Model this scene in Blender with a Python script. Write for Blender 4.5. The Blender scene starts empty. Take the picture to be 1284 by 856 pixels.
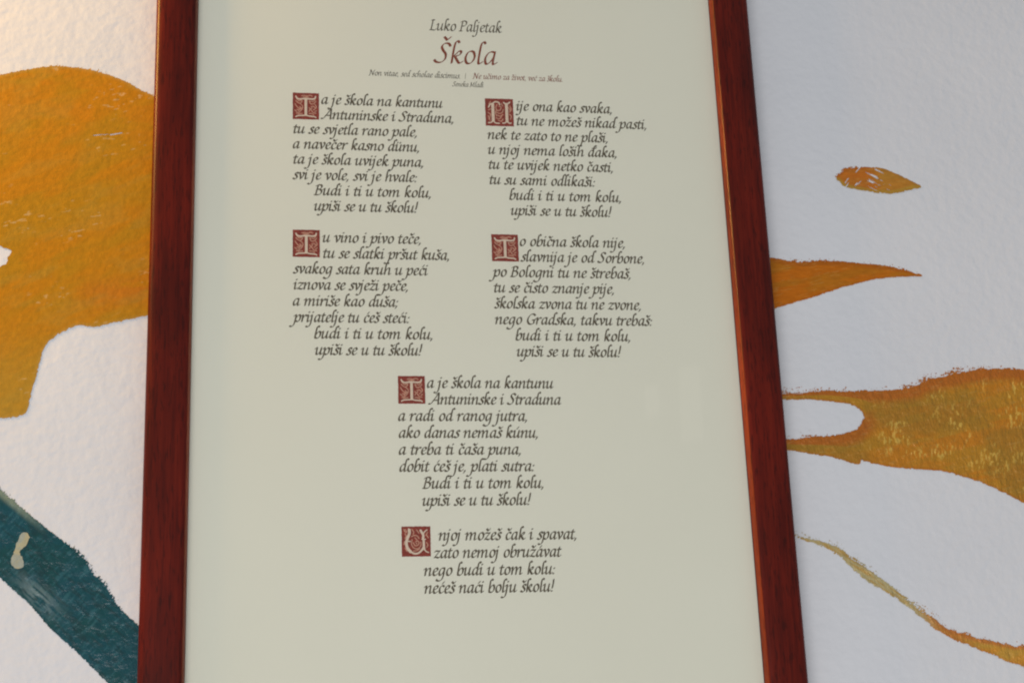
import bpy, bmesh, math
import numpy as np
from mathutils import Matrix, Vector
from mathutils.geometry import delaunay_2d_cdt

S = bpy.context.scene
C = S.collection
MM = 0.001

# ---------------------------------------------------------------- measurements (millimetres on the sheet / on the wall)
CAM=((-154.726, -900.0, -275.108), (0.986709, -0.157889, -0.038418), (-0.00929, -0.29085, 0.956723), (-0.16223, -0.943651, -0.288452))
LINES=[
  (151.1, -112.9, -37.5, 'a je škola na kantunu'),
  (141.1, -113.5, -31.3, 'Antuninske i Straduna,'),
  (131.1, -130.0, -54.3, 'tu se svjetla rano pale,'),
  (121.1, -130.2, -53.1, 'a navečer kasno dûnu,'),
  (111.1, -130.0, -50.8, 'ta je škola uvijek puna,'),
  (101.0, -130.4, -54.6, 'svi je vole, svi je hvale:'),
  (91.0, -117.7, -46.6, 'Budi i ti u tom kolu,'),
  (81.0, -117.7, -54.3, 'upiši se u tu školu!'),
  (151.1, 8.2, 69.9, 'ije ona kao svaka,'),
  (141.1, 8.2, 91.7, 'tu ne možeš nikad pasti,'),
  (131.1, -10.6, 66.1, 'nek te zato to ne plaši,'),
  (121.1, -10.7, 71.3, 'u njoj nema loših đaka,'),
  (111.1, -10.5, 68.3, 'tu te uvijek netko časti,'),
  (101.0, -10.3, 56.6, 'tu su sami odlikaši:'),
  (91.0, 1.8, 72.3, 'budi i ti u tom kolu,'),
  (81.0, 2.1, 66.2, 'upiši se u tu školu!'),
  (60.9, -112.8, -53.4, 'u vino i pivo teče,'),
  (50.9, -112.3, -36.4, 'tu se slatki pršut kuša,'),
  (40.9, -130.1, -49.3, 'svakog sata kruh u peći'),
  (30.9, -129.9, -61.8, 'iznova se svježi peče,'),
  (20.8, -130.1, -67.6, 'a miriše kao duša;'),
  (10.8, -129.6, -61.0, 'prijatelje tu ćeš steći:'),
  (0.8, -117.6, -47.7, 'budi i ti u tom kolu,'),
  (-9.2, -117.4, -53.7, 'upiši se u tu školu!'),
  (60.9, 7.1, 72.9, 'o obična škola nije,'),
  (50.9, 7.0, 84.5, 'slavnija je od Sorbone,'),
  (40.9, -10.2, 75.4, 'po Bologni tu ne štrebaš,'),
  (30.9, -10.0, 64.3, 'tu se čisto znanje pije,'),
  (20.8, -10.2, 80.5, 'školska zvona tu ne zvone,'),
  (10.8, -10.2, 87.2, 'nego Gradska, takvu trebaš:'),
  (0.8, 2.1, 72.7, 'budi i ti u tom kolu,'),
  (-9.2, 2.2, 66.9, 'upiši se u tu školu!'),
  (-28.9, -51.9, 24.2, 'a je škola na kantunu'),
  (-38.9, -51.5, 28.4, 'Antuninske i Straduna'),
  (-48.9, -69.2, 7.2, 'a radi od ranog jutra,'),
  (-59.0, -69.0, 13.2, 'ako danas nemaš kúnu,'),
  (-69.0, -69.2, 2.6, 'a treba ti čaša puna,'),
  (-79.0, -69.0, 10.5, 'dobit ćeš je, plati sutra:'),
  (-89.0, -56.1, 15.2, 'Budi i ti u tom kolu,'),
  (-99.0, -56.4, 7.8, 'upiši se u tu školu!'),
  (-119.2, -47.5, 33.3, 'njoj možeš čak i spavat,'),
  (-129.3, -50.4, 24.4, 'zato nemoj obružávat'),
  (-139.3, -56.4, 20.0, 'nego budi u tom kolu:'),
  (-149.3, -56.4, 19.3, 'nećeš naći bolju školu!'),
]
HEAD=[
  (204.5, -44.98, 1.66, 'Luko Paljetak'),
  (181.9, -43.15, -1.83, 'Škola'),
  (171.6, -83.54, -26.21, 'Non vitae, sed scholae discimus.'),
  (171.9, -22.69, -20.67, '|'),
  (171.9, -18.41, 39.15, 'Ne učimo za život, već za školu.'),
  (166.1, -31.51, -11.57, 'Seneka Mlađi'),
]
BLOCKS=[
  ('T', -122.16, 149.28, 16.0, 17.7),
  ('N', -2.16, 149.36, 17.8, 18.7),
  ('T', -122.01, 59.84, 16.1, 17.3),
  ('T', -1.99, 59.43, 16.5, 17.4),
  ('T', -60.84, -30.18, 15.9, 16.8),
  ('U', -60.05, -119.58, 16.6, 17.3),
]
PAINT={
  'sun': [(-370.4, 134.8), (-331.2, 155.8), (-304.3, 165.8), (-296.5, 168.2), (-285.1, 171.1), (-270.7, 173.2), (-254.9, 172.0), (-241.6, 168.8), (-229.5, 164.0), (-220.1, 158.5), (-212.2, 154.0), (-195.7, 138.2), (-187.8, 99.3), (-191.4, 43.4), (-204.6, 18.5), (-214.1, 15.4), (-227.6, 12.4), (-237.0, 10.1), (-243.2, 8.5), (-252.6, 9.2), (-260.3, 5.7), (-266.3, 1.3), (-270.7, -4.5), (-272.7, -11.2), (-274.6, -21.1), (-276.9, -32.9), (-278.3, -41.3), (-281.2, -44.3), (-287.2, -45.5), (-293.2, -46.3), (-318.9, -48.8), (-359.2, -21.2)],
  'notch': [(-304.9, 58.1), (-297.7, 56.3), (-291.7, 54.0), (-293.8, 49.5), (-296.2, 45.0), (-304.1, 42.4)],
  'teal': [(-318.1, -62.5), (-291.1, -87.1), (-282.6, -94.4), (-272.4, -103.0), (-259.5, -113.4), (-247.9, -122.9), (-239.3, -134.5), (-233.6, -139.5), (-226.4, -151.0), (-214.9, -162.4), (-195.6, -179.5), (-184.6, -192.7), (-188.4, -213.9), (-205.3, -215.5), (-218.3, -204.6), (-229.0, -194.1), (-241.7, -181.4), (-251.5, -172.2), (-261.6, -163.0), (-271.5, -151.5), (-278.6, -145.1), (-288.6, -135.8), (-315.1, -111.9)],
  'cream': [(-278.4, -111.0), (-274.5, -111.5), (-273.5, -114.2), (-275.4, -118.6), (-278.2, -122.1), (-276.3, -126.5), (-276.6, -130.5), (-279.5, -131.8), (-282.9, -129.9), (-283.6, -125.5), (-281.7, -121.2), (-281.1, -116.7)],
  'leaf': [(217.6, 114.8), (224.9, 120.0), (232.4, 121.6), (241.1, 122.2), (251.9, 120.8), (263.8, 115.5), (274.6, 109.4), (266.7, 107.2), (255.4, 104.2), (247.3, 104.2), (239.3, 105.1), (223.6, 107.8), (218.9, 111.5)],
  'flame': [(134.0, 60.7), (169.7, 58.4), (178.2, 56.8), (186.8, 55.6), (199.0, 56.6), (213.0, 56.9), (230.5, 55.6), (244.4, 54.5), (254.9, 52.2), (262.2, 50.0), (267.8, 47.9), (257.6, 47.5), (239.8, 45.9), (221.8, 41.7), (207.6, 37.6), (196.7, 33.7), (182.6, 29.6), (169.4, 25.6), (130.6, 16.6)],
  'fork': [(147.0, -31.7), (170.2, -30.4), (182.1, -29.6), (195.8, -28.0), (207.7, -28.4), (221.5, -27.9), (238.8, -27.3), (252.8, -25.5), (260.0, -22.4), (271.0, -18.9), (285.4, -16.0), (299.8, -13.9), (313.9, -12.8), (328.8, -14.2), (358.0, -22.0), (398.4, -42.8), (402.5, -84.1), (374.5, -124.1), (344.6, -111.4), (316.9, -98.7), (305.0, -92.6), (293.6, -87.0), (280.3, -82.5), (265.2, -78.4), (253.4, -77.7), (236.5, -76.3), (223.4, -74.3), (214.4, -71.8), (211.4, -74.3), (196.7, -70.1), (183.5, -67.7), (170.3, -65.7), (144.5, -61.2), (142.1, -59.2), (170.9, -58.6), (187.9, -56.8), (203.3, -55.3), (211.8, -52.8), (217.2, -48.7), (218.6, -42.6), (215.2, -38.6), (208.7, -36.1), (200.3, -34.8), (185.0, -33.6), (169.9, -33.7), (146.8, -34.3)],
  'streak': [(167.3, -117.5), (170.5, -118.4), (178.7, -120.1), (188.6, -122.9), (196.9, -127.6), (206.6, -135.1), (215.8, -142.0), (224.8, -148.1), (233.5, -156.7), (240.9, -162.8), (248.9, -168.1), (256.3, -173.9), (265.9, -177.3), (277.1, -181.1), (288.9, -183.2), (298.6, -185.6), (305.9, -185.2), (326.3, -185.7), (343.2, -188.6), (335.9, -208.0), (319.9, -203.9), (302.1, -197.4), (294.8, -195.2), (285.3, -190.9), (274.5, -186.4), (263.4, -181.9), (253.9, -177.1), (246.2, -171.1), (238.9, -164.9), (231.1, -159.2), (221.7, -151.8), (212.1, -146.6), (202.9, -139.0), (194.4, -130.5), (187.2, -125.5), (178.0, -121.8), (170.1, -119.4), (167.0, -118.1)],
}

# ---------------------------------------------------------------- camera
cd = bpy.data.cameras.new('camera')
cam = bpy.data.objects.new('camera', cd); C.objects.link(cam); S.camera = cam
loc, rt, up, bk = CAM
m = Matrix(((rt[0], up[0], bk[0], loc[0]*MM), (rt[1], up[1], bk[1], loc[1]*MM), (rt[2], up[2], bk[2], loc[2]*MM), (0, 0, 0, 1)))
cam.matrix_world = m
cd.sensor_width = 36.0
cd.lens = 36.0*2000.0/1284.0
cd.clip_start = 0.02; cd.clip_end = 50

# ---------------------------------------------------------------- light: soft daylight of the room, one warm lamp high on the left
w = bpy.data.worlds.new('World'); S.world = w; w.use_nodes = True
bg = w.node_tree.nodes['Background']
bg.inputs[0].default_value = (0.84, 0.93, 1.0, 1); bg.inputs[1].default_value = 0.36

def area(name, loc, target, sx, sy, power, col, spread=math.pi):
    l = bpy.data.lights.new(name, 'AREA'); l.shape = 'RECTANGLE'; l.size = sx; l.size_y = sy
    l.energy = power; l.color = col; l.spread = spread
    o = bpy.data.objects.new(name, l); C.objects.link(o)
    o.location = loc
    o.rotation_euler = (Vector(target)-Vector(loc)).to_track_quat('-Z', 'Y').to_euler()
    return o
area('window_light', (-0.65, -1.8, -1.2), (-0.05, 0, -0.05), 1.5, 1.4, 28.0, (1.0, 0.955, 0.93))
area('warm_lamp', (-0.70, -0.12, 0.44), (0.0, 0.0, 0.12), 0.14, 0.14, 5.8, (1.0, 0.57, 0.14))
# two small bright panes across the room, seen faintly in the picture glass
area('lit_pane', (0.541, -1.491, 0.355), (0.107, -0.0017, -0.038), 0.034, 0.12, 0.0030, (1.0, 0.93, 0.82))
area('lit_pane', (0.481, -1.499, 0.364), (0.0836, -0.0017, -0.0357), 0.022, 0.05, 0.0008, (1.0, 0.9, 0.82))

S.view_settings.view_transform = 'Standard'; S.view_settings.look = 'None'
S.view_settings.exposure = 0.0; S.view_settings.gamma = 1.0
S.cycles.pixel_filter_type = 'BLACKMAN_HARRIS'; S.cycles.filter_width = 2.1
S.render.film_transparent = False

# ---------------------------------------------------------------- node helpers
def mat(name):
    mt = bpy.data.materials.new(name); mt.use_nodes = True
    nt = mt.node_tree; b = nt.nodes['Principled BSDF']
    return mt, nt, b
def N(nt, t, **k):
    n = nt.nodes.new(t)
    for a, v in k.items():
        if a.startswith('i_'):
            n.inputs[a[2:].replace('_', ' ')].default_value = v
        else: setattr(n, a, v)
    return n
def L(nt, a, b): nt.links.new(a, b)
def coord(nt, scale=(1, 1, 1)):
    g = N(nt, 'ShaderNodeNewGeometry')
    mp = N(nt, 'ShaderNodeMapping'); mp.inputs['Scale'].default_value = scale
    L(nt, g.outputs['Position'], mp.inputs['Vector'])
    return mp.outputs['Vector']
def noise(nt, vec, scale, detail=3, rough=0.5, dist=0.0):
    n = N(nt, 'ShaderNodeTexNoise'); n.inputs['Scale'].default_value = scale; n.inputs['Detail'].default_value = detail
    n.inputs['Roughness'].default_value = rough; n.inputs['Distortion'].default_value = dist
    L(nt, vec, n.inputs['Vector']); return n.outputs['Fac']
def ramp(nt, fac, stops):
    r = N(nt, 'ShaderNodeValToRGB'); e = r.color_ramp.elements
    while len(e) < len(stops): e.new(0.5)
    for q, (p, c) in zip(e, stops): q.position = p; q.color = (*c, 1) if len(c) == 3 else c
    L(nt, fac, r.inputs[0]); return r.outputs[0]
def mth(nt, op, a, b):
    n = N(nt, 'ShaderNodeMath', operation=op)
    for i, v in enumerate((a, b)):
        if isinstance(v, (int, float)): n.inputs[i].default_value = v
        else: L(nt, v, n.inputs[i])
    return n.outputs[0]
def mixc(nt, mode, fac, a, b):
    n = N(nt, 'ShaderNodeMix', data_type='RGBA', blend_type=mode)
    for i, v in ((0, fac), (6, a), (7, b)):
        if isinstance(v, (int, float)): n.inputs[i].default_value = v
        elif isinstance(v, tuple): n.inputs[i].default_value = (*v, 1)
        else: L(nt, v, n.inputs[i])
    return n.outputs[2]
def plaster_height(nt):
    # orange-peel roller texture: rounded lumps with finer grain and a few broad trowel swells
    v = coord(nt)
    a = noise(nt, v, 170, 1, 0.4, 0.0)
    b = noise(nt, v, 430, 1, 0.5)
    c = noise(nt, v, 30, 3, 0.55, 0.6)
    h = mth(nt, 'ADD', mth(nt, 'MULTIPLY', a, 0.85), mth(nt, 'MULTIPLY', b, 0.22))
    return mth(nt, 'ADD', h, mth(nt, 'MULTIPLY', c, 1.3))
def bump(nt, h, dist, strength=1.0, prev=None):
    b = N(nt, 'ShaderNodeBump'); b.inputs['Distance'].default_value = dist; b.inputs['Strength'].default_value = strength
    L(nt, h, b.inputs['Height'])
    if prev: L(nt, prev, b.inputs['Normal'])
    return b.outputs['Normal']

# plaster
m_plaster, nt, b = mat('white_plaster')
n1 = noise(nt, coord(nt), 9, 3)
col = ramp(nt, n1, [(0.3, (0.68, 0.68, 0.705)), (0.7, (0.72, 0.715, 0.735))])
sp = ramp(nt, noise(nt, coord(nt), 150, 1), [(0.0, (0.62, 0.6, 0.58)), (0.165, (0.62, 0.6, 0.58)), (0.18, (1, 1, 1)), (1, (1, 1, 1))])
L(nt, mixc(nt, 'MULTIPLY', 1.0, col, sp), b.inputs['Base Color'])
b.inputs['Roughness'].default_value = 0.75
b.inputs['Specular IOR Level'].default_value = 0.3
L(nt, bump(nt, plaster_height(nt), 0.00046), b.inputs['Normal'])

# mural paint: colour from the pigment attribute, broken by brush grain; satin with glitter-like ridges
def paint(name, rough, ridge, ridge_scale, metal=0.0, streak=(1, 1, 1), spec=0.15, grain=0.06):
    mt, nt, b = mat(name)
    at = N(nt, 'ShaderNodeAttribute', attribute_name='pigment')
    v = coord(nt, streak)
    g = ramp(nt, noise(nt, v, 300, 3, 0.6), [(0.3, (1-1.6*grain,)*3), (0.7, (1+grain,)*3)])
    L(nt, mixc(nt, 'MULTIPLY', 1.0, at.outputs['Color'], g), b.inputs['Base Color'])
    b.inputs['Roughness'].default_value = rough; b.inputs['Specular IOR Level'].default_value = spec; b.inputs['Metallic'].default_value = metal
    nrm = bump(nt, plaster_height(nt), 0.00046)
    nrm = bump(nt, noise(nt, v, ridge_scale, 3, 0.6), ridge, 1.0, nrm)
    L(nt, nrm, b.inputs['Normal'])
    return mt
m_ochre = paint('ochre_wall_paint', 0.5, 0.0003, 330)
m_gold = paint('gold_wall_paint', 0.34, 0.0016, 260, 0.15, (1.3, 1, 0.7), 0.4)
m_flat = paint('orange_wall_paint', 0.5, 0.0004, 300, 0.0, (0.5, 1, 1.6), 0.15, 0.08)
m_teal = paint('teal_wall_paint', 0.27, 0.0009, 200, 0.0, (1, 1, 1), 0.4)

# paper
m_paper, nt, b = mat('cream_paper')
col = ramp(nt, noise(nt, coord(nt), 6, 3), [(0.3, (0.81, 0.78, 0.65)), (0.7, (0.835, 0.805, 0.675))])
fib = ramp(nt, noise(nt, coord(nt), 900, 2), [(0.2, (0.97, 0.97, 0.97)), (0.8, (1.02, 1.02, 1.02))])
spk = ramp(nt, noise(nt, coord(nt), 85, 1), [(0.0, (0.75, 0.72, 0.66)), (0.165, (0.75, 0.72, 0.66)), (0.18, (1, 1, 1)), (1, (1, 1, 1))])
L(nt, mixc(nt, 'MULTIPLY', 1.0, mixc(nt, 'MULTIPLY', 1.0, col, fib), spk), b.inputs['Base Color'])
b.inputs['Roughness'].default_value = 0.9; b.inputs['Specular IOR Level'].default_value = 0.2

def ink(name, c, var=0.25):
    mt, nt, b = mat(name)
    lo = tuple(x*(1-var) for x in c); hi = tuple(x*(1+var) for x in c)
    L(nt, ramp(nt, noise(nt, coord(nt), 450, 3, 0.6), [(0.3, lo), (0.7, hi)]), b.inputs['Base Color'])
    b.inputs['Roughness'].default_value = 0.8; b.inputs['Specular IOR Level'].default_value = 0.2
    return mt
m_ink = ink('brown_black_ink', (0.108, 0.082, 0.045))
m_red = ink('brick_red_ink', (0.24, 0.046, 0.014))
m_block = ink('block_red_ink', (0.25, 0.027, 0.010), 0.25)
m_pale = ink('pale_letter_ink', (0.74, 0.58, 0.44), 0.08)
m_vine = ink('vine_pink_ink', (0.54, 0.26, 0.17), 0.15)

# mahogany
def mahogany(name, lip_light):
    mt, nt, b = mat(name)
    v = coord(nt, (1, 1, 0.045))
    g1 = noise(nt, v, 420, 4, 0.6, 0.4); g2 = noise(nt, coord(nt, (1, 1, 0.3)), 40, 3)
    c1 = ramp(nt, g1, [(0.25, (0.050, 0.0028, 0.0008)), (0.5, (0.092, 0.0052, 0.0012)), (0.75, (0.125, 0.0095, 0.0025))])
    pore = ramp(nt, noise(nt, coord(nt, (1, 1, 0.12)), 900, 2, 0.5), [(0.0, (0.45, 0.45, 0.45)), (0.36, (0.62, 0.62, 0.62)), (0.44, (1, 1, 1)), (1, (1, 1, 1))])
    c2 = mixc(nt, 'MULTIPLY', 1.0, pore, ramp(nt, g2, [(0.3, (0.66, 0.66, 0.66)), (0.7, (1.3, 1.3, 1.3))]))
    L(nt, mixc(nt, 'MULTIPLY', 1.0, mixc(nt, 'MIX', lip_light, c1, (0.30, 0.048, 0.008)), c2), b.inputs['Base Color'])
    b.inputs['Roughness'].default_value = 0.5; b.inputs['Specular IOR Level'].default_value = 0.06
    b.inputs['Coat Weight'].default_value = 0.30; b.inputs['Coat Roughness'].default_value = 0.34
    L(nt, bump(nt, g1, 0.00008), b.inputs['Normal'])
    return mt
m_wood = mahogany('mahogany', 0.0)
m_edge = mahogany('lit_mahogany_edge', 0.6)  # lighter orange wood: warm lamp highlight put into the base colour

m_board, nt, b = mat('backing_board')
L(nt, ramp(nt, noise(nt, coord(nt), 60), [(0.3, (0.2, 0.13, 0.07)), (0.7, (0.26, 0.17, 0.1))]), b.inputs['Base Color'])

# thin picture glass: clear sheet with its mirror reflection
m_glass = bpy.data.materials.new('picture_glass'); m_glass.use_nodes = True
nt = m_glass.node_tree
nt.nodes.remove(nt.nodes['Principled BSDF'])
tr = N(nt, 'ShaderNodeBsdfTransparent'); tr.inputs[0].default_value = (0.99, 0.995, 0.992, 1)
gl = N(nt, 'ShaderNodeBsdfGlossy'); gl.inputs['Roughness'].default_value = 0.02
gg = N(nt, 'ShaderNodeNewGeometry'); dt = N(nt, 'ShaderNodeVectorMath', operation='DOT_PRODUCT')
L(nt, gg.outputs['Normal'], dt.inputs[0]); L(nt, gg.outputs['Incoming'], dt.inputs[1])
cs = mth(nt, 'ABSOLUTE', dt.outputs['Value'], 0.0)
schlick = mth(nt, 'ADD', mth(nt, 'MULTIPLY', mth(nt, 'POWER', mth(nt, 'SUBTRACT', 1.0, cs), 5.0), 0.96), 0.04)
wv = bump(nt, noise(nt, coord(nt), 6, 1), 0.0004); L(nt, wv, gl.inputs['Normal'])
mx = N(nt, 'ShaderNodeMixShader')
L(nt, schlick, mx.inputs[0]); L(nt, tr.outputs[0], mx.inputs[1]); L(nt, gl.outputs[0], mx.inputs[2])
L(nt, mx.outputs[0], nt.nodes['Material Output'].inputs[0])

# ---------------------------------------------------------------- object helpers
def link(name, me, mats, parent=None, label=None, kind=None):
    o = bpy.data.objects.new(name, me); C.objects.link(o)
    for q in (mats if isinstance(mats, (list, tuple)) else [mats]): me.materials.append(q)
    if parent: o.parent = parent
    if label: o['label'] = label
    if kind: o['kind'] = kind
    return o
def mesh(name, vs, fs):
    me = bpy.data.meshes.new(name); me.from_pydata(vs, [], fs); me.update(); return me
def slab(x0, x1, z0, z1, y0, y1):
    vs = [(x*MM, y*MM, z*MM) for y in (y0, y1) for x, z in ((x0, z0), (x1, z0), (x1, z1), (x0, z1))]
    return mesh('slab', vs, [(0, 1, 2, 3), (7, 6, 5, 4), (0, 4, 5, 1), (1, 5, 6, 2), (2, 6, 7, 3), (3, 7, 4, 0)])

# ---------------------------------------------------------------- the wall
WY = 6.5
wall = link('wall', slab(-1500, 1500, -1300, 1300, WY, WY+120), m_plaster, None, 'white rough plaster wall with ochre and teal mural painting behind the framed poem', 'structure')

# ---------------------------------------------------------------- value noise for paint edges
def hash2(ix, iy, seed):
    h = (ix*374761393 + iy*668265263 + seed*1442695041) & 0xffffffff
    h = ((h ^ (h >> 13))*1274126177) & 0xffffffff
    return ((h ^ (h >> 16)) & 0xffff)/65535.0
def vnoise(x, y, seed):
    ix = np.floor(x).astype(np.int64); iy = np.floor(y).astype(np.int64)
    fx = x-ix; fy = y-iy; fx = fx*fx*(3-2*fx); fy = fy*fy*(3-2*fy)
    a = hash2(ix, iy, seed); b_ = hash2(ix+1, iy, seed); c = hash2(ix, iy+1, seed); d = hash2(ix+1, iy+1, seed)
    return (a*(1-fx)+b_*fx)*(1-fy)+(c*(1-fx)+d*fx)*fy
def fbm(x, y, seed, o=4):
    s = 0; a = 0.5; t = 0
    for k in range(o):
        s = s+a*vnoise(x*2**k, y*2**k, seed+k*17); t += a; a *= 0.55
    return s/t
def smooth_closed(P, n=6):
    P = np.array(P, float); out = []
    for i in range(len(P)):
        p0, p1, p2, p3 = P[i-1], P[i], P[(i+1) % len(P)], P[(i+2) % len(P)]
        for k in range(n):
            t = k/n
            out.append(0.5*((2*p1)+(-p0+p2)*t+(2*p0-5*p1+4*p2-p3)*t*t+(-p0+3*p1-3*p2+p3)*t**3))
    return np.array(out)
def sdf(poly, X, Y):
    A = poly; B = np.roll(poly, -1, 0)
    d = np.full(X.shape, 1e9); ins = np.zeros(X.shape, bool)
    for (ax, ay), (bx, by) in zip(A, B):
        ex, ey = bx-ax, by-ay
        t = np.clip(((X-ax)*ex+(Y-ay)*ey)/(ex*ex+ey*ey+1e-12), 0, 1)
        d = np.minimum(d, (X-ax-t*ex)**2+(Y-ay-t*ey)**2)
        if ay != by:
            ins ^= ((ay > Y) != (by > Y)) & (X < ex*(Y-ay)/(ey)+ax)
    d = np.sqrt(d)
    return np.where(ins, d, -d)
def painted(name, field, colf, box, step, material, y, parent, label):
    """Sheet of paint where field(x, z) > 0, its edge traced cell by cell, pigment colour stored at each vertex."""
    x0, x1, z0, z1 = box
    xs = np.arange(x0, x1, step); zs = np.arange(z0, z1, step)
    X, Z = np.meshgrid(xs, zs)
    F = field(X, Z); nx = len(xs)
    X = X.ravel(); Z = Z.ravel(); Fr = F.ravel()
    idx = np.arange(len(X)).reshape(F.shape)
    a = idx[:-1, :-1].ravel(); b_ = idx[:-1, 1:].ravel(); c = idx[1:, 1:].ravel(); d = idx[1:, :-1].ravel()
    T = np.concatenate([np.stack([a, b_, c], 1), np.stack([a, c, d], 1)])
    I = Fr[T] > 0; n = I.sum(1)
    full = T[n == 3]
    used = np.unique(full); remap = -np.ones(len(X), np.int64); remap[used] = np.arange(len(used))
    V = [np.stack([X[used], Z[used]], 1)]; faces = [remap[full]]
    base = len(used)
    def lerp(p, q):
        t = Fr[p]/(Fr[p]-Fr[q]); return np.stack([X[p]+(X[q]-X[p])*t, Z[p]+(Z[q]-Z[p])*t], 1)
    for cnt in (1, 2):
        s = T[n == cnt]; si = I[n == cnt]
        odd = (si if cnt == 1 else ~si).argmax(1); r = np.arange(len(s))
        p = s[r, odd]; q = s[r, (odd+1) % 3]; t = s[r, (odd+2) % 3]
        if not len(s): continue
        k = len(s)
        if cnt == 1:
            V += [np.stack([X[p], Z[p]], 1), lerp(p, q), lerp(p, t)]
            o = base+np.arange(k); faces.append(np.stack([o, o+k, o+2*k], 1)); base += 3*k
        else:
            V += [lerp(q, p), np.stack([X[q], Z[q]], 1), np.stack([X[t], Z[t]], 1), lerp(t, p)]
            o = base+np.arange(k)
            faces.append(np.stack([o, o+k, o+2*k], 1)); faces.append(np.stack([o, o+2*k, o+3*k], 1)); base += 4*k
    V = np.concatenate(V); Fc = np.concatenate(faces)
    me = bpy.data.meshes.new(name)
    me.vertices.add(len(V)); me.loops.add(len(Fc)*3); me.polygons.add(len(Fc))
    co = np.stack([V[:, 0]*MM, np.full(len(V), y*MM), V[:, 1]*MM], 1)
    me.vertices.foreach_set('co', co.ravel())
    me.polygons.foreach_set('loop_start', np.arange(len(Fc))*3)
    me.loops.foreach_set('vertex_index', Fc.ravel().astype(np.int32))
    me.update(calc_edges=True)
    col = colf(V[:, 0], V[:, 1])
    at = me.color_attributes.new('pigment', 'FLOAT_COLOR', 'POINT')
    at.data.foreach_set('color', np.concatenate([col, np.ones((len(V), 1))], 1).ravel())
    return link(name, me, material, parent, label)
def mixv(a, b_, t): return a+(b_-a)*t[:, None]
def sstep(a, b_, x):
    t = np.clip((x-a)/(b_-a), 0, 1); return t*t*(3-2*t)
def aniso(X, Z, deg, sl, ss, seed, o=3):
    """brush-hair noise: long along deg, short across"""
    c, s = math.cos(math.radians(deg)), math.sin(math.radians(deg))
    return fbm((X*c+Z*s)/sl, (-X*s+Z*c)/ss, seed, o)
def edge_field(poly, seed, deg, amp_top, amp_bot, sl=7.0, ss=0.9):
    """distance to the outline, broken by brush hairs; the dry upper edge is more ragged than the lower one"""
    def f(X, Z):
        d = sdf(poly, X, Z)
        e = 1.0
        up_ = sdf(poly, X, Z-e); top = sstep(-0.6, 0.6, up_-d)   # 1 near an upper edge
        n = aniso(X, Z, deg, sl, ss, seed)-0.5
        n2 = fbm(X/1.1, Z/1.1, seed+5, 3)-0.5
        F = d+(amp_bot+(amp_top*0.35-amp_bot)*top)*(n*1.3+n2*1.3)
        # dry-brush fringe along the upper edges: stray specks outside, skipped specks inside
        dry = 0.55*fbm(X/0.65, Z/0.65, seed+6, 2)+0.45*aniso(X, Z, deg, sl*0.5, ss, seed+8, 2)
        big = fbm(X/16, Z/16, seed+7, 2)
        isl = (dry-(0.54+0.11*np.clip(-d, 0, 9)/max(amp_top*0.6, 0.4)+0.5*(0.55-big)))*4
        F = np.maximum(F, np.where(top > 0.5, isl, -1))
        return np.minimum(F, np.where(top > 0.5, (0.78+0.05*np.clip(d, 0, 9)-dry+0.3*(0.5-big))*4, 9))
    return f

OC = np.array
# big ochre shape, left
P_sun = smooth_closed(PAINT['sun']); P_notch = smooth_closed(PAINT['notch'])
f_sun0 = edge_field(P_sun, 3, 72, 2.0, 1.0, 6.0, 0.8)
def f_sun(X, Z):
    F = np.minimum(f_sun0(X, Z), -(sdf(P_notch, X, Z)+2.2*(fbm(X/2.0, Z/2.0, 9)-0.5)))
    sc = aniso(X, Z, 20, 9, 0.8, 21)                     # a few skipped hairs
    hole = sdf(np.array([(-250, 128.2), (-238, 130.2), (-229.6, 131), (-238, 128.9)]), X, Z)
    return np.minimum(F, -(hole+1.6*(sc-0.62)))
def c_sun(X, Z):
    base = mixv(OC([[0.43, 0.20, 0.006]])*np.ones((len(X), 1)), OC([0.50, 0.19, 0.004]), 0.75*sstep(0.42, 0.62, aniso(X, Z, 32, 60, 16, 31, 3)))
    base = mixv(base, OC([0.52, 0.19, 0.006]), 0.6*sstep(105, 140, Z)*sstep(0.3, 0.6, fbm(X/22, Z/9, 33)))
    low = np.exp(-((Z-29-0.12*(X+235))/9)**2)*sstep(-262, -240, X)
    base = mixv(base, OC([0.50, 0.16, 0.010]), 0.7*low*sstep(0.35, 0.6, aniso(X, Z, 8, 22, 4, 35)+0.08))
    base = mixv(base, OC([0.44, 0.25, 0.03]), 0.5*sstep(20, -30, Z))
    base = mixv(base, OC([0.40, 0.24, 0.03]), 0.3*sstep(0.5, 0.75, aniso(X, Z, 25, 26, 9, 37)))
    rim = sdf(P_sun, X, Z)
    base = mixv(base, OC([0.45, 0.26, 0.05]), 0.5*sstep(2.5, 0.2, rim))
    scr = sstep(0.70, 0.76, aniso(X, Z, 12, 5, 1.2, 39))*sstep(0.56, 0.66, fbm(X/25, Z/25, 44))
    return mixv(base, OC([0.72, 0.55, 0.30]), 0.35*scr)
painted('ochre_swirl', f_sun, c_sun, (-370, -190, -52, 182), 0.5, m_ochre, WY-0.35, wall, 'broad ochre painted shape on the plaster left of the frame')

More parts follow.
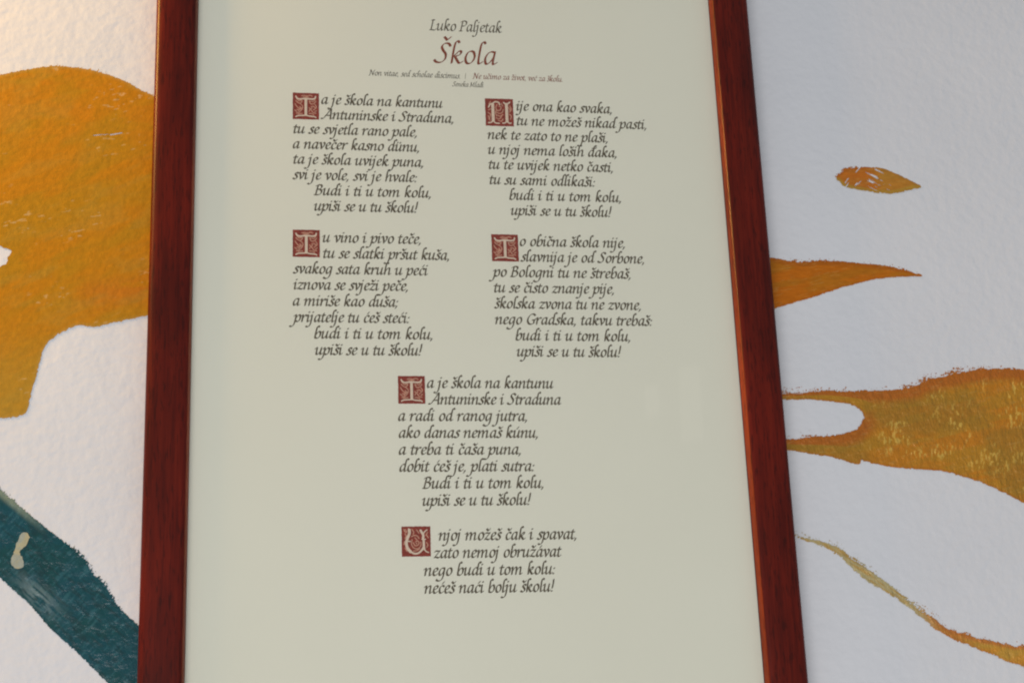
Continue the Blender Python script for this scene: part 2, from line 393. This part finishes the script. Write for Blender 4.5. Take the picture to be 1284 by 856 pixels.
# teal band, lower left
P_teal = smooth_closed(PAINT['teal']); P_cream = smooth_closed(PAINT['cream'])
f_teal0 = edge_field(P_teal, 51, 60, 1.9, 0.8, 3.0, 0.8)
def f_teal(X, Z):
    return np.minimum(f_teal0(X, Z), -(sdf(P_cream, X, Z)-1.2+1.5*(fbm(X/1.6, Z/1.6, 58)-0.5)))
def c_teal(X, Z):
    o = np.ones((len(X), 1))
    base = mixv(OC([[0.004, 0.056, 0.062]])*o, OC([0.005, 0.062, 0.082]), sstep(0.35, 0.65, fbm(X/18, Z/18, 61)))
    base = mixv(base, OC([0.03, 0.12, 0.145]), 0.6*sstep(0.56, 0.72, aniso(X, Z, 48, 5, 1.2, 63)))
    base = mixv(base, OC([0.008, 0.035, 0.04]), 0.6*sstep(0.55, 0.7, aniso(X, Z, -40, 7, 1.6, 65)))
    q = ((X+268)*0.75-(Z+146)*0.65)/13; r_ = ((X+268)*0.65+(Z+146)*0.75)/5.0
    base = mixv(base, OC([0.22, 0.30, 0.31]), 0.6*np.exp(-q*q-r_*r_)*sstep(0.35, 0.55, aniso(X, Z, -42, 7, 1.0, 67)))
    rim = sdf(P_teal, X, Z); upm = sstep(-0.6, 0.6, sdf(P_teal, X, Z-1.0)-rim)
    base = mixv(base, OC([0.22, 0.27, 0.20]), 0.85*upm*sstep(4.5, 1.0, rim)*sstep(-262, -285, X))
    return base
painted('teal_band', f_teal, c_teal, (-345, -190, -232, -48), 0.45, m_teal, WY-0.35, wall, 'dark teal painted band slanting down to the frame')
def f_cream(X, Z): return sdf(P_cream, X, Z)-0.5+1.8*(fbm(X/2, Z/2, 71)-0.5)
def c_cream(X, Z): return mixv(OC([[0.44, 0.40, 0.25]])*np.ones((len(X), 1)), OC([0.34, 0.36, 0.30]), sstep(0.35, 0.6, fbm(X/5, Z/5, 73)))
painted('cream_dab', f_cream, c_cream, (-308, -270, -142, -108), 0.4, m_ochre, WY-0.55, wall, 'small cream dab of paint on the teal band')

def warm(poly, seed, body, rimc, rimw, olive=0.0):
    def c(X, Z):
        o = np.ones((len(X), 1))
        d = sdf(poly, X, Z); top = sstep(-0.6, 0.6, sdf(poly, X, Z-1.0)-d)
        base = mixv(OC([body])*o, OC(body)*OC([1.12, 0.92, 0.7]), sstep(0.4, 0.65, aniso(X, Z, 10, 30, 5, seed)))
        base = mixv(base, OC([0.34, 0.18, 0.018]), olive*sstep(0.4, 0.65, fbm(X/26, Z/20, seed+3)))
        rim = sstep(rimw, rimw*0.35, d+1.5*(fbm(X/6, Z/3, seed+5)-0.5))
        base = mixv(base, OC(rimc), rim*top)
        base = mixv(base, OC(rimc), 0.45*sstep(1.8, 0.4, d)*(1-top))
        st = sstep(0.66, 0.76, aniso(X, Z, 14, 6, 0.8, seed+9))
        return mixv(base, OC([0.60, 0.36, 0.10]), 0.22*st)
    return c
P_leaf = smooth_closed(PAINT['leaf']); f_leaf0 = edge_field(P_leaf, 81, -12, 1.6, 0.9, 5, 0.5)
def f_leaf(X, Z):
    F = f_leaf0(X, Z)
    h = sdf(P_leaf, X, Z)
    m_ = aniso(X, Z, 48, 7, 1.1, 84)
    g = np.exp(-((X-229)/7)**2)                          # bare scratches across the middle and the upper right
    g2 = np.exp(-((X-246)/11)**2)*sstep(0.0, -1.0, (Z-97)*-1+0.33*(246-X)*0-0.0)
    F = np.minimum(F, 0.40+0.55*(1-g)-1.0*sstep(0.64, 0.69, m_)*g*1.6+0.0*h)
    return np.minimum(F, 0.4+(1-g2)*0.5-1.2*sstep(0.66, 0.70, aniso(X, Z, -28, 8, 0.9, 86))*g2)
c_leaf0 = warm(P_leaf, 87, (0.50, 0.165, 0.02), (0.45, 0.13, 0.015), 2.0)
def c_leaf(X, Z):
    c = c_leaf0(X, Z); low = sstep(3.2, 0.8, sdf(P_leaf, X, Z))*(1-sstep(-0.6, 0.6, sdf(P_leaf, X, Z-1.0)-sdf(P_leaf, X, Z)))
    return mixv(c, OC([0.42, 0.26, 0.04]), 0.8*np.clip(low+sstep(238, 250, X)*0.6, 0, 1))
def box_of(P, pad=4, x1=None): 
    return (P[:, 0].min()-pad, min(P[:, 0].max()+pad, x1 or 1e9), P[:, 1].min()-pad, P[:, 1].max()+pad)
painted('leaf_stroke', f_leaf, c_leaf, box_of(P_leaf), 0.3, m_flat, WY-0.35, wall, 'small scratched orange leaf shape, uppermost right of the frame')
P_flame = smooth_closed(PAINT['flame'])
painted('pointed_flame', edge_field(P_flame, 91, 8, 2.0, 0.7, 6, 0.6), warm(P_flame, 93, (0.47, 0.155, 0.008), (0.42, 0.115, 0.008), 4.0), box_of(P_flame), 0.4, m_flat, WY-0.35, wall, 'orange painted flame tapering to a point right of the frame')
P_fork = smooth_closed(PAINT['fork'], 5)
c_fork0 = warm(P_fork, 103, (0.50, 0.225, 0.014), (0.47, 0.135, 0.010), 11.0, 0.6)
def c_fork(X, Z):
    c = c_fork0(X, Z)
    glint = sstep(0.60, 0.68, aniso(X, Z, 82, 3.2, 1.1, 131, 2))*sstep(0.42, 0.58, fbm(X/14, Z/14, 133))*sstep(205, 225, X)  # painted glints: sparse bright flecks put into the gold colour
    glint = glint*sstep(5, 10, sdf(P_fork, X, Z))
    return mixv(c, OC([0.80, 0.52, 0.10]), 0.6*glint)
painted('forked_flame', edge_field(P_fork, 101, 6, 4.0, 0.9, 6, 0.7), c_fork, box_of(P_fork, 4, 400), 0.4, m_gold, WY-0.35, wall, 'large gold flame with a forked root and orange upper rim')
P_str = smooth_closed(PAINT['streak'], 5)
def c_str(X, Z):
    a = warm(P_str, 113, (0.56, 0.30, 0.04), (0.55, 0.19, 0.03), 3.0)(X, Z)
    kh = mixv(OC([[0.52, 0.42, 0.20]])*np.ones((len(X), 1)), OC([0.50, 0.31, 0.09]), sstep(0.45, 0.65, aniso(X, Z, -35, 12, 1.0, 117)))
    a = mixv(kh, a, sstep(236, 262, X))
    og = np.exp(-((X-258)/13)**2)
    return mixv(a, OC([0.52, 0.17, 0.03]), 0.7*og)
painted('thin_streak', edge_field(P_str, 111, -33, 3.2, 1.6, 9, 0.6), c_str, box_of(P_str, 4, 400), 0.35, m_gold, WY-0.35, wall, 'thin khaki brush streak widening to gold at lower right')

# ---------------------------------------------------------------- the framed poem
XL, XR, ZT, ZB = -187.9, 139.0, 252.0, -226.0          # inner lip of the frame
fp = bpy.data.objects.new('framed_poem', None); C.objects.link(fp)
fp['label'] = 'framed calligraphic poem under glass in a dark red wooden frame hung on the mural wall'
fp['category'] = 'framed poem'
PROFILE = [(0.0, 1.2), (0.0, -1.9), (0.2, -2.3), (0.5, -3.8), (0.9, -5.1), (1.4, -6.1), (2.0, -6.75), (2.8, -7.1), (3.8, -7.3), (8, -7.6), (14, -7.75), (20, -7.5),
           (22.6, -7.1), (23.6, -6.6), (24.3, -5.9), (24.75, -5.0), (25.0, -3.8), (25.2, 1.0), (25.2, 6.3), (6.0, 6.3), (6.0, 1.2)]
def rail(side):
    ends = []
    n = len(PROFILE)
    vs = []
    for e in (0, 1):
        for p, y in PROFILE:
            if side == 'l': q = (XL-p, y, (ZB-p) if e == 0 else (ZT+p))
            if side == 'r': q = (XR+p, y, (ZT+p) if e == 0 else (ZB-p))
            if side == 't': q = ((XL-p) if e == 0 else (XR+p), y, ZT+p)
            if side == 'b': q = ((XR+p) if e == 0 else (XL-p), y, ZB-p)
            vs.append(tuple(v*MM for v in q))
    fs = [(i, (i+1) % n, n+(i+1) % n, n+i) for i in range(n)]
    fs += [tuple(reversed(range(n))), tuple(range(n, 2*n))]
    me = mesh('rail', vs, fs)
    bm = bmesh.new(); bm.from_mesh(me); bmesh.ops.recalc_face_normals(bm, faces=bm.faces); bm.to_mesh(me); bm.free()
    for p in me.polygons: p.use_smooth = True
    # sight edge takes the orange wood: the lamp's highlight is painted in
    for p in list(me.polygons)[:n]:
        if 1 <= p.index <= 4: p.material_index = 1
    me.set_sharp_from_angle(angle=math.radians(38))
    return me
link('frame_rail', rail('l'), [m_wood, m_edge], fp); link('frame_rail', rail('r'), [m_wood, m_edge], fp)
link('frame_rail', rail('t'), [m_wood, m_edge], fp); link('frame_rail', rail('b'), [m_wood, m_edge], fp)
link('backing_board', slab(XL-5, XR+5, ZB-5, ZT+5, 1.4, 4.0), m_board, fp)
link('glass', slab(XL-4, XR+4, ZB-4, ZT+4, -1.7, -1.65), m_glass, fp)
paper = link('paper_sheet', slab(XL-4.5, XR+4.5, ZB-4.5, ZT+4.5, 0.0, 0.25), m_paper, fp, 'cream sheet printed with a calligraphic poem in two columns')

# ---------------------------------------------------------------- a broad-nib italic hand
def spline(pts, n=7):
    P = [np.array(p, float) for p in pts]
    if len(P) == 2: return P
    out = []
    for i in range(len(P)-1):
        p1, p2 = P[i], P[i+1]
        p0 = P[i-1] if i else 2*p1-p2
        p3 = P[i+2] if i+2 < len(P) else 2*p2-p1
        for k in range(n):
            t = k/n
            out.append(0.5*((2*p1)+(-p0+p2)*t+(2*p0-5*p1+4*p2-p3)*t*t+(-p0+3*p1-3*p2+p3)*t**3))
    out.append(P[-1]); return out
def hull(pts):
    pts = sorted(set((round(float(x), 4), round(float(y), 4)) for x, y in pts))
    def half(ps):
        h = []
        for p in ps:
            while len(h) > 1 and (h[-1][0]-h[-2][0])*(p[1]-h[-2][1])-(h[-1][1]-h[-2][1])*(p[0]-h[-2][0]) <= 1e-9: h.pop()
            h.append(p)
        return h
    a = half(pts); b_ = half(pts[::-1]); return a[:-1]+b_[:-1]
def union(polys):
    vs, fs = [], []
    for p in polys:
        if len(p) < 3: continue
        fs.append(list(range(len(vs), len(vs)+len(p)))); vs += [Vector(q) for q in p]
    r = delaunay_2d_cdt(vs, [], fs, 1, 1e-4)
    return [tuple(v) for v in r[0]], [tuple(f) for f, src in zip(r[2], r[5]) if src]      # counters stay open
def sweep(strokes, nib):
    """strokes: point lists; nib: offsets of the pen tip"""
    polys = []
    for s in strokes:
        q = spline(s)
        if len(q) == 1: q = [q[0], q[0]]
        for a, b_ in zip(q[:-1], q[1:]):
            polys.append(hull([(a[0]+x, a[1]+y) for x, y in nib]+[(b_[0]+x, b_[1]+y) for x, y in nib]))
    return union(polys)
STEM_N = [(-4, 80), (11, 96), (16, 86), (15, 40), (15, 3)]
ARCH = [(16, 42), (30, 73), (50, 96), (63, 90), (65, 70), (64, 16), (70, 3), (86, 16)]
ASC = [(44, 156), (34, 170), (22, 158), (17, 125), (15, 60), (15, 3)]
BOWL_A = [(62, 93), (46, 98), (27, 87), (13, 56), (12, 26), (22, 4), (36, 10), (54, 38), (64, 66)]
DOT = [(20, 139), (24, 133)]
GL = {
 'a': (82, [BOWL_A, [(65, 97), (62, 50), (61, 14), (68, 3), (84, 16)]]),
 'b': (76, [[(44, 156), (34, 170), (22, 158), (17, 125), (13, 20), (26, 4), (44, 3), (62, 22), (69, 52), (63, 86), (50, 96), (32, 78), (17, 45)]]),
 'c': (62, [[(60, 82), (50, 97), (36, 95), (18, 76), (12, 42), (20, 10), (36, 3), (58, 20)]]),
 'd': (82, [BOWL_A, [(92, 156), (82, 170), (70, 158), (65, 120), (61, 50), (61, 14), (68, 3), (84, 16)]]),
 'đ': (82, [BOWL_A, [(92, 156), (82, 170), (70, 158), (65, 120), (61, 50), (61, 14), (68, 3), (84, 16)], [(46, 128), (94, 132)]]),
 'e': (64, [[(14, 44), (34, 52), (57, 72), (52, 92), (38, 97), (20, 80), (12, 45), (19, 12), (36, 3), (60, 22)]]),
 'g': (80, [BOWL_A, [(66, 97), (64, 50), (60, -12), (46, -52), (20, -68), (-6, -60), (-10, -48)]]),
 'h': (86, [ASC, ARCH]),
 'i': (42, [[(-4, 80), (11, 96), (16, 86), (15, 40), (16, 14), (23, 3), (40, 18)], DOT]),
 'ı': (42, [[(-4, 80), (11, 96), (16, 86), (15, 40), (16, 14), (23, 3), (40, 18)]]),
 'j': (40, [[(-4, 80), (11, 96), (16, 86), (15, 30), (12, -20), (0, -56), (-22, -68), (-36, -58)], DOT]),
 'k': (78, [ASC, [(16, 46), (36, 74), (52, 95), (64, 86), (54, 64), (22, 50)], [(30, 50), (48, 20), (62, 3), (80, 16)]]),
 'l': (40, [[(44, 156), (34, 170), (22, 158), (17, 125), (15, 50), (16, 14), (23, 3), (40, 18)]]),
 'm': (136, [STEM_N, [(16, 42), (30, 73), (48, 96), (60, 90), (62, 70), (61, 3)], [(62, 42), (76, 73), (94, 96), (107, 90), (109, 70), (108, 16), (114, 3), (130, 16)]]),
 'n': (88, [STEM_N, ARCH]),
 'o': (74, [[(42, 98), (22, 84), (12, 46), (20, 12), (38, 2), (58, 20), (67, 54), (58, 88), (42, 98)]]),
 'p': (78, [[(-4, 80), (11, 96), (17, 86), (15, 30), (10, -20), (-2, -54), (-24, -66), (-38, -56)], [(16, 44), (32, 74), (52, 97), (66, 86), (70, 54), (60, 16), (40, 3), (20, 14)]]),
 'r': (60, [STEM_N, [(16, 44), (30, 74), (45, 96), (62, 88)]]),
 's': (54, [[(54, 84), (44, 97), (30, 95), (20, 78), (29, 60), (42, 42), (46, 22), (32, 4), (14, 3), (2, 14)]]),
 't': (48, [[(24, 122), (19, 96), (16, 30), (19, 8), (30, 2), (48, 18)], [(0, 91), (18, 95), (44, 94)]]),
 'u': (86, [[(-4, 80), (11, 96), (16, 86), (14, 24), (22, 4), (38, 10), (58, 44), (64, 64)], [(66, 98), (62, 50), (62, 14), (69, 3), (86, 18)]]),
 'v': (70, [[(-4, 82), (10, 97), (19, 84), (30, 34), (34, 3)], [(34, 5), (52, 36), (66, 72), (60, 92), (50, 98)]]),
 'z': (66, [[(4, 80), (14, 93), (36, 90), (60, 92)], [(58, 90), (8, 8)], [(6, 8), (26, 12), (54, 3), (66, 16)]]),
 'A': (116, [[(88, 150), (58, 92), (22, 22), (4, 4), (-12, 10)], [(60, 140), (88, 152), (94, 90), (98, 14), (106, 3), (120, 16)], [(34, 54), (94, 56)]]),
 'B': (88, [[(26, 146), (20, 80), (14, 5)], [(4, 132), (28, 148), (60, 146), (72, 120), (54, 90), (24, 82)], [(24, 82), (60, 80), (78, 46), (62, 12), (30, 2), (0, 6)]]),
 'G': (108, [[(98, 126), (78, 148), (46, 140), (20, 100), (14, 50), (34, 10), (62, 2), (92, 18)], [(92, 64), (90, 14)], [(70, 62), (106, 66)]]),
 'L': (80, [[(24, 148), (20, 75), (14, 6)], [(0, 4), (30, 5), (60, 2), (78, 20)], [(6, 142), (24, 149), (44, 146)]]),
 'M': (142, [[(0, 4), (14, 12), (24, 144)], [(24, 144), (62, 20)], [(62, 20), (112, 148)], [(112, 148), (112, 14), (120, 3), (134, 16)]]),
 'N': (118, [[(-6, 6), (12, 8), (22, 146)], [(8, 140), (24, 148), (60, 66), (88, 4)], [(88, 4), (98, 130), (120, 146)]]),
 'P': (78, [[(26, 146), (20, 80), (14, 5)], [(2, 130), (28, 148), (62, 146), (76, 116), (58, 82), (26, 74)], [(-2, 4), (32, 5)]]),
 'S': (84, [[(82, 128), (68, 147), (46, 147), (30, 124), (40, 96), (60, 66), (60, 30), (38, 5), (10, 6), (-4, 22)]]),
 ',': (30, [[(12, 10), (14, 2), (4, -20)]]),
 '.': (30, [[(10, 10), (14, 4)]]),
 ':': (34, [[(10, 10), (14, 4)], [(14, 78), (18, 72)]]),
 ';': (34, [[(12, 10), (14, 2), (4, -20)], [(14, 78), (18, 72)]]),
 '!': (42, [[(12, 10), (16, 4)], [(22, 156), (22, 110), (16, 46)]]),
 '|': (30, [[(14, 150), (14, -20)]]),
}
MARK = {'č': ('c', 'v', 40), 'š': ('s', 'v', 32), 'ž': ('z', 'v', 36), 'Š': ('S', 'V', 56), 'ć': ('c', '/', 42), 'ú': ('u', '/', 44),
        'á': ('a', '/', 44), 'û': ('u', 'w', 40)}
for ch, (b0, mk, cx) in MARK.items():
    adv, st = GL[b0]
    y0 = 170 if mk == 'V' else 118
    if mk in 'vV': ex = [[(cx-19, y0+26), (cx, y0+2)], [(cx, y0+2), (cx+19, y0+26)]]
    elif mk == '/': ex = [[(cx-4, y0+2), (cx+10, y0+26)]]
    else: ex = [[(cx-20, y0+2), (cx-18, y0+14)], [(cx+12, y0+2), (cx+14, y0+14)]]
    GL[ch] = (adv, st+ex)
SHEAR = 0.15
def nib(wd, th, deg=42):
    c, s = math.cos(math.radians(deg)), math.sin(math.radians(deg))
    r = []
    for k in range(10):
        a = 2*math.pi*k/10; r.append((c*math.cos(a)*wd/2-s*math.sin(a)*th/2, s*math.cos(a)*wd/2+c*math.sin(a)*th/2))
    return r
_cache = {}
def glyph(ch, wd):
    if (ch, wd) not in _cache:
        adv, st = GL[ch]
        vs, fs = sweep(st, nib(wd, wd*0.34))
        _cache[(ch, wd)] = (adv, np.array([(x+SHEAR*y, y) for x, y in vs]), fs)
    return _cache[(ch, wd)]
def text_line(text, z, xs, xe, size, wd, material, name='text_line', y=-0.08, track=None):
    """set one line from xs to xe, size = x-height in mm, on the sheet"""
    k = size/100.0
    pos, x, vs, fs = [], 0.0, [], []
    for ch in text:
        if ch == ' ': x += 46; pos.append(None); continue
        adv, v, f = glyph(ch, wd); pos.append(x); x += adv+2
    x_lo = min(p+q[q[:, 1] > 0][:, 0].min() for p, q in ((p, glyph(c, wd)[1]) for p, c in zip(pos, text) if p is not None))
    x_hi = max(p+glyph(c, wd)[1][:, 0].max() for p, c in zip(pos, text) if p is not None)
    sc = (xe-xs)/((x_hi-x_lo)*k) if len(text) > 1 else 1.0
    gs = 1+(sc-1)*0.75                                   # glyphs take part of the fit, the spaces the rest
    for p, c in zip(pos, text):
        if p is None: continue
        adv, v, f = glyph(c, wd); o = len(vs)
        X = xs+(p-x_lo)*k*sc+adv*k*(sc-gs)/2
        vs += [((X+q[0]*k*gs)*MM, y*MM, (z+q[1]*k)*MM) for q in v]
        fs += [tuple(reversed([o+i for i in t])) for t in f]
    return link(name, mesh(name, vs, fs), material, paper)
for z, xs, xe, t in LINES:
    text_line(t, z, xs, xe, 4.45, 25, m_ink)
hs = [(4.9, 20, m_ink), (9.3, 17, m_red), (2.55, 20, m_ink), (2.3, 14, m_ink), (2.55, 20, m_red), (2.2, 20, m_ink)]
for (z, xs, xe, t), (sz, wd, mt) in zip(HEAD, hs):
    text_line(t, z, xs, xe, sz, wd, mt, 'title_line' if t == 'Škola' else 'heading_line')

# ---------------------------------------------------------------- decorated initials
def disc(r): return [(r*math.cos(a*math.pi/4), r*math.sin(a*math.pi/4)) for a in range(8)]
LETTER = {
 'T': [([[(.12, .86), (.17, .79), (.27, .76), (.42, .78), (.58, .78), (.74, .77), (.84, .80), (.87, .87)]], .028),
       ([[(.27, .765), (.75, .77)]], .018),
       ([[(.50, .77), (.50, .45), (.50, .17)]], .05),
       ([[(.50, .20), (.45, .15), (.32, .14), (.20, .13), (.12, .09)], [(.50, .20), (.56, .14), (.70, .12), (.82, .11), (.88, .08)]], .024)],
 'N': [([[(.27, .78), (.27, .50), (.27, .20)], [(.76, .80), (.76, .50), (.76, .18)]], .052),
       ([[(.12, .68), (.18, .78), (.27, .82), (.36, .88), (.48, .86), (.52, .78)], [(.66, .86), (.72, .82), (.80, .82), (.88, .88)]], .025),
       ([[(.27, .20), (.20, .13), (.10, .11)], [(.27, .20), (.35, .11), (.48, .10)], [(.76, .20), (.68, .12), (.60, .11)], [(.76, .20), (.84, .11), (.90, .12)]], .022)],
 'U': [([[(.27, .88), (.27, .76), (.21, .62), (.16, .46), (.20, .28), (.30, .16)]], .05),
       ([[(.28, .18), (.42, .10), (.56, .11), (.68, .20), (.74, .30)]], .032),
       ([[(.66, .86), (.71, .78), (.75, .70), (.74, .60), (.76, .54), (.76, .40), (.77, .24)]], .04),
       ([[(.74, .72), (.80, .82), (.88, .88)], [(.77, .25), (.83, .17), (.92, .13)], [(.70, .57), (.82, .57)], [(.24, .92), (.30, .86)], [(.16, .52), (.30, .50)]], .02)],
}
VINES = {
 'T': [[(.12, .70), (.18, .64), (.27, .60), (.33, .64), (.36, .70), (.31, .72)], [(.27, .60), (.36, .52), (.38, .46)], [(.30, .40), (.22, .42), (.14, .50), (.09, .58)],
       [(.14, .22), (.24, .26), (.34, .36), (.38, .44)], [(.16, .36), (.26, .36), (.34, .42)], [(.22, .30), (.30, .44), (.26, .47)], [(.08, .34), (.16, .28)],
       [(.88, .70), (.82, .62), (.72, .58), (.66, .62), (.63, .70), (.68, .68)], [(.62, .44), (.70, .36), (.78, .26), (.88, .24)], [(.84, .58), (.90, .48), (.84, .40), (.78, .36)],
       [(.70, .48), (.78, .50), (.86, .44)], [(.62, .30), (.66, .38), (.74, .44)], [(.34, .88), (.44, .90), (.54, .88), (.66, .91), (.74, .88)], [(.90, .34), (.84, .30)],
       [(.40, .84), (.60, .84)], [(.14, .80), (.22, .70), (.30, .70)], [(.86, .78), (.78, .68), (.72, .70)], [(.62, .22), (.72, .22), (.80, .18)], [(.20, .20), (.36, .22)]],
 'N': [[(.12, .58), (.20, .62)], [(.10, .48), (.18, .42), (.16, .32), (.12, .24)], [(.14, .80), (.20, .88)], [(.42, .78), (.38, .66), (.44, .56), (.54, .60), (.56, .70), (.50, .72)],
       [(.40, .50), (.50, .46), (.60, .50), (.64, .60)], [(.42, .40), (.52, .36), (.62, .42)], [(.38, .30), (.46, .26), (.54, .30), (.56, .38)], [(.46, .20), (.56, .18), (.62, .26)],
       [(.62, .74), (.58, .82)], [(.88, .74), (.92, .62), (.86, .52)], [(.86, .44), (.92, .36), (.88, .26)], [(.40, .60), (.36, .48), (.40, .36)], [(.84, .68), (.88, .58)], [(.10, .36), (.16, .20)]],
 'U': [[(.36, .90), (.42, .82), (.40, .74)], [(.34, .66), (.44, .70), (.54, .68), (.60, .60)], [(.40, .46), (.46, .36), (.56, .38), (.60, .46), (.54, .52), (.48, .48)],
       [(.36, .56), (.34, .40), (.42, .28), (.56, .26), (.66, .36), (.66, .48)], [(.50, .42), (.52, .44)], [(.46, .62), (.52, .56)], [(.10, .84), (.14, .90)], [(.12, .76), (.16, .68), (.12, .60)],
       [(.10, .50), (.08, .40)], [(.86, .72), (.92, .62)], [(.86, .46), (.90, .38), (.86, .30)], [(.12, .28), (.18, .18)], [(.52, .88), (.60, .78)], [(.08, .90), (.16, .80), (.18, .86)], [(.40, .18), (.52, .20), (.62, .26)], [(.90, .80), (.84, .70)]],
}
def initial(kind, cx, cz, wd, ht):
    x0, z0 = cx-wd/2, cz-ht/2
    vs, fs, mi = [], [], []
    def put(v, f, y, k):
        o = len(vs)
        for a, b_ in v: vs.append(((x0+a*wd)*MM, y*MM, (z0+b_*ht)*MM))
        for t in f: fs.append(tuple(reversed([o+i for i in t]))); mi.append(k)
    # block with a slightly worn printed edge
    rng = np.random.RandomState(int(abs(cx*10+cz))); n = 14; rim = []
    for (ax, ay), (bx, by) in zip([(0, 0), (1, 0), (1, 1), (0, 1)], [(1, 0), (1, 1), (0, 1), (0, 0)]):
        for i in range(n):
            t = i/n; j = rng.uniform(-.006, .006)
            rim.append((ax+(bx-ax)*t+(by-ay)*j, ay+(by-ay)*t-(bx-ax)*j))
    v, f = union([rim]); put(v, f, -0.05, 0)
    v, f = sweep(VINES[kind], disc(.020)); put(v, f, -0.09, 2)
    polys = []
    for strokes, r in LETTER[kind]:
        for s in strokes:
            q = spline(s)
            for a, b_ in zip(q[:-1], q[1:]): polys.append(hull([(a[0]+x, a[1]+y) for x, y in disc(r)]+[(b_[0]+x, b_[1]+y) for x, y in disc(r)]))
    v, f = union(polys); put(v, f, -0.13, 1)
    me = mesh('decorated_initial', vs, fs)
    o = link('decorated_initial', me, [m_block, m_pale, m_vine], paper)
    me.polygons.foreach_set('material_index', mi)
    return o
for k, cx, cz, wd, ht in BLOCKS: initial(k, cx, cz, wd, ht)
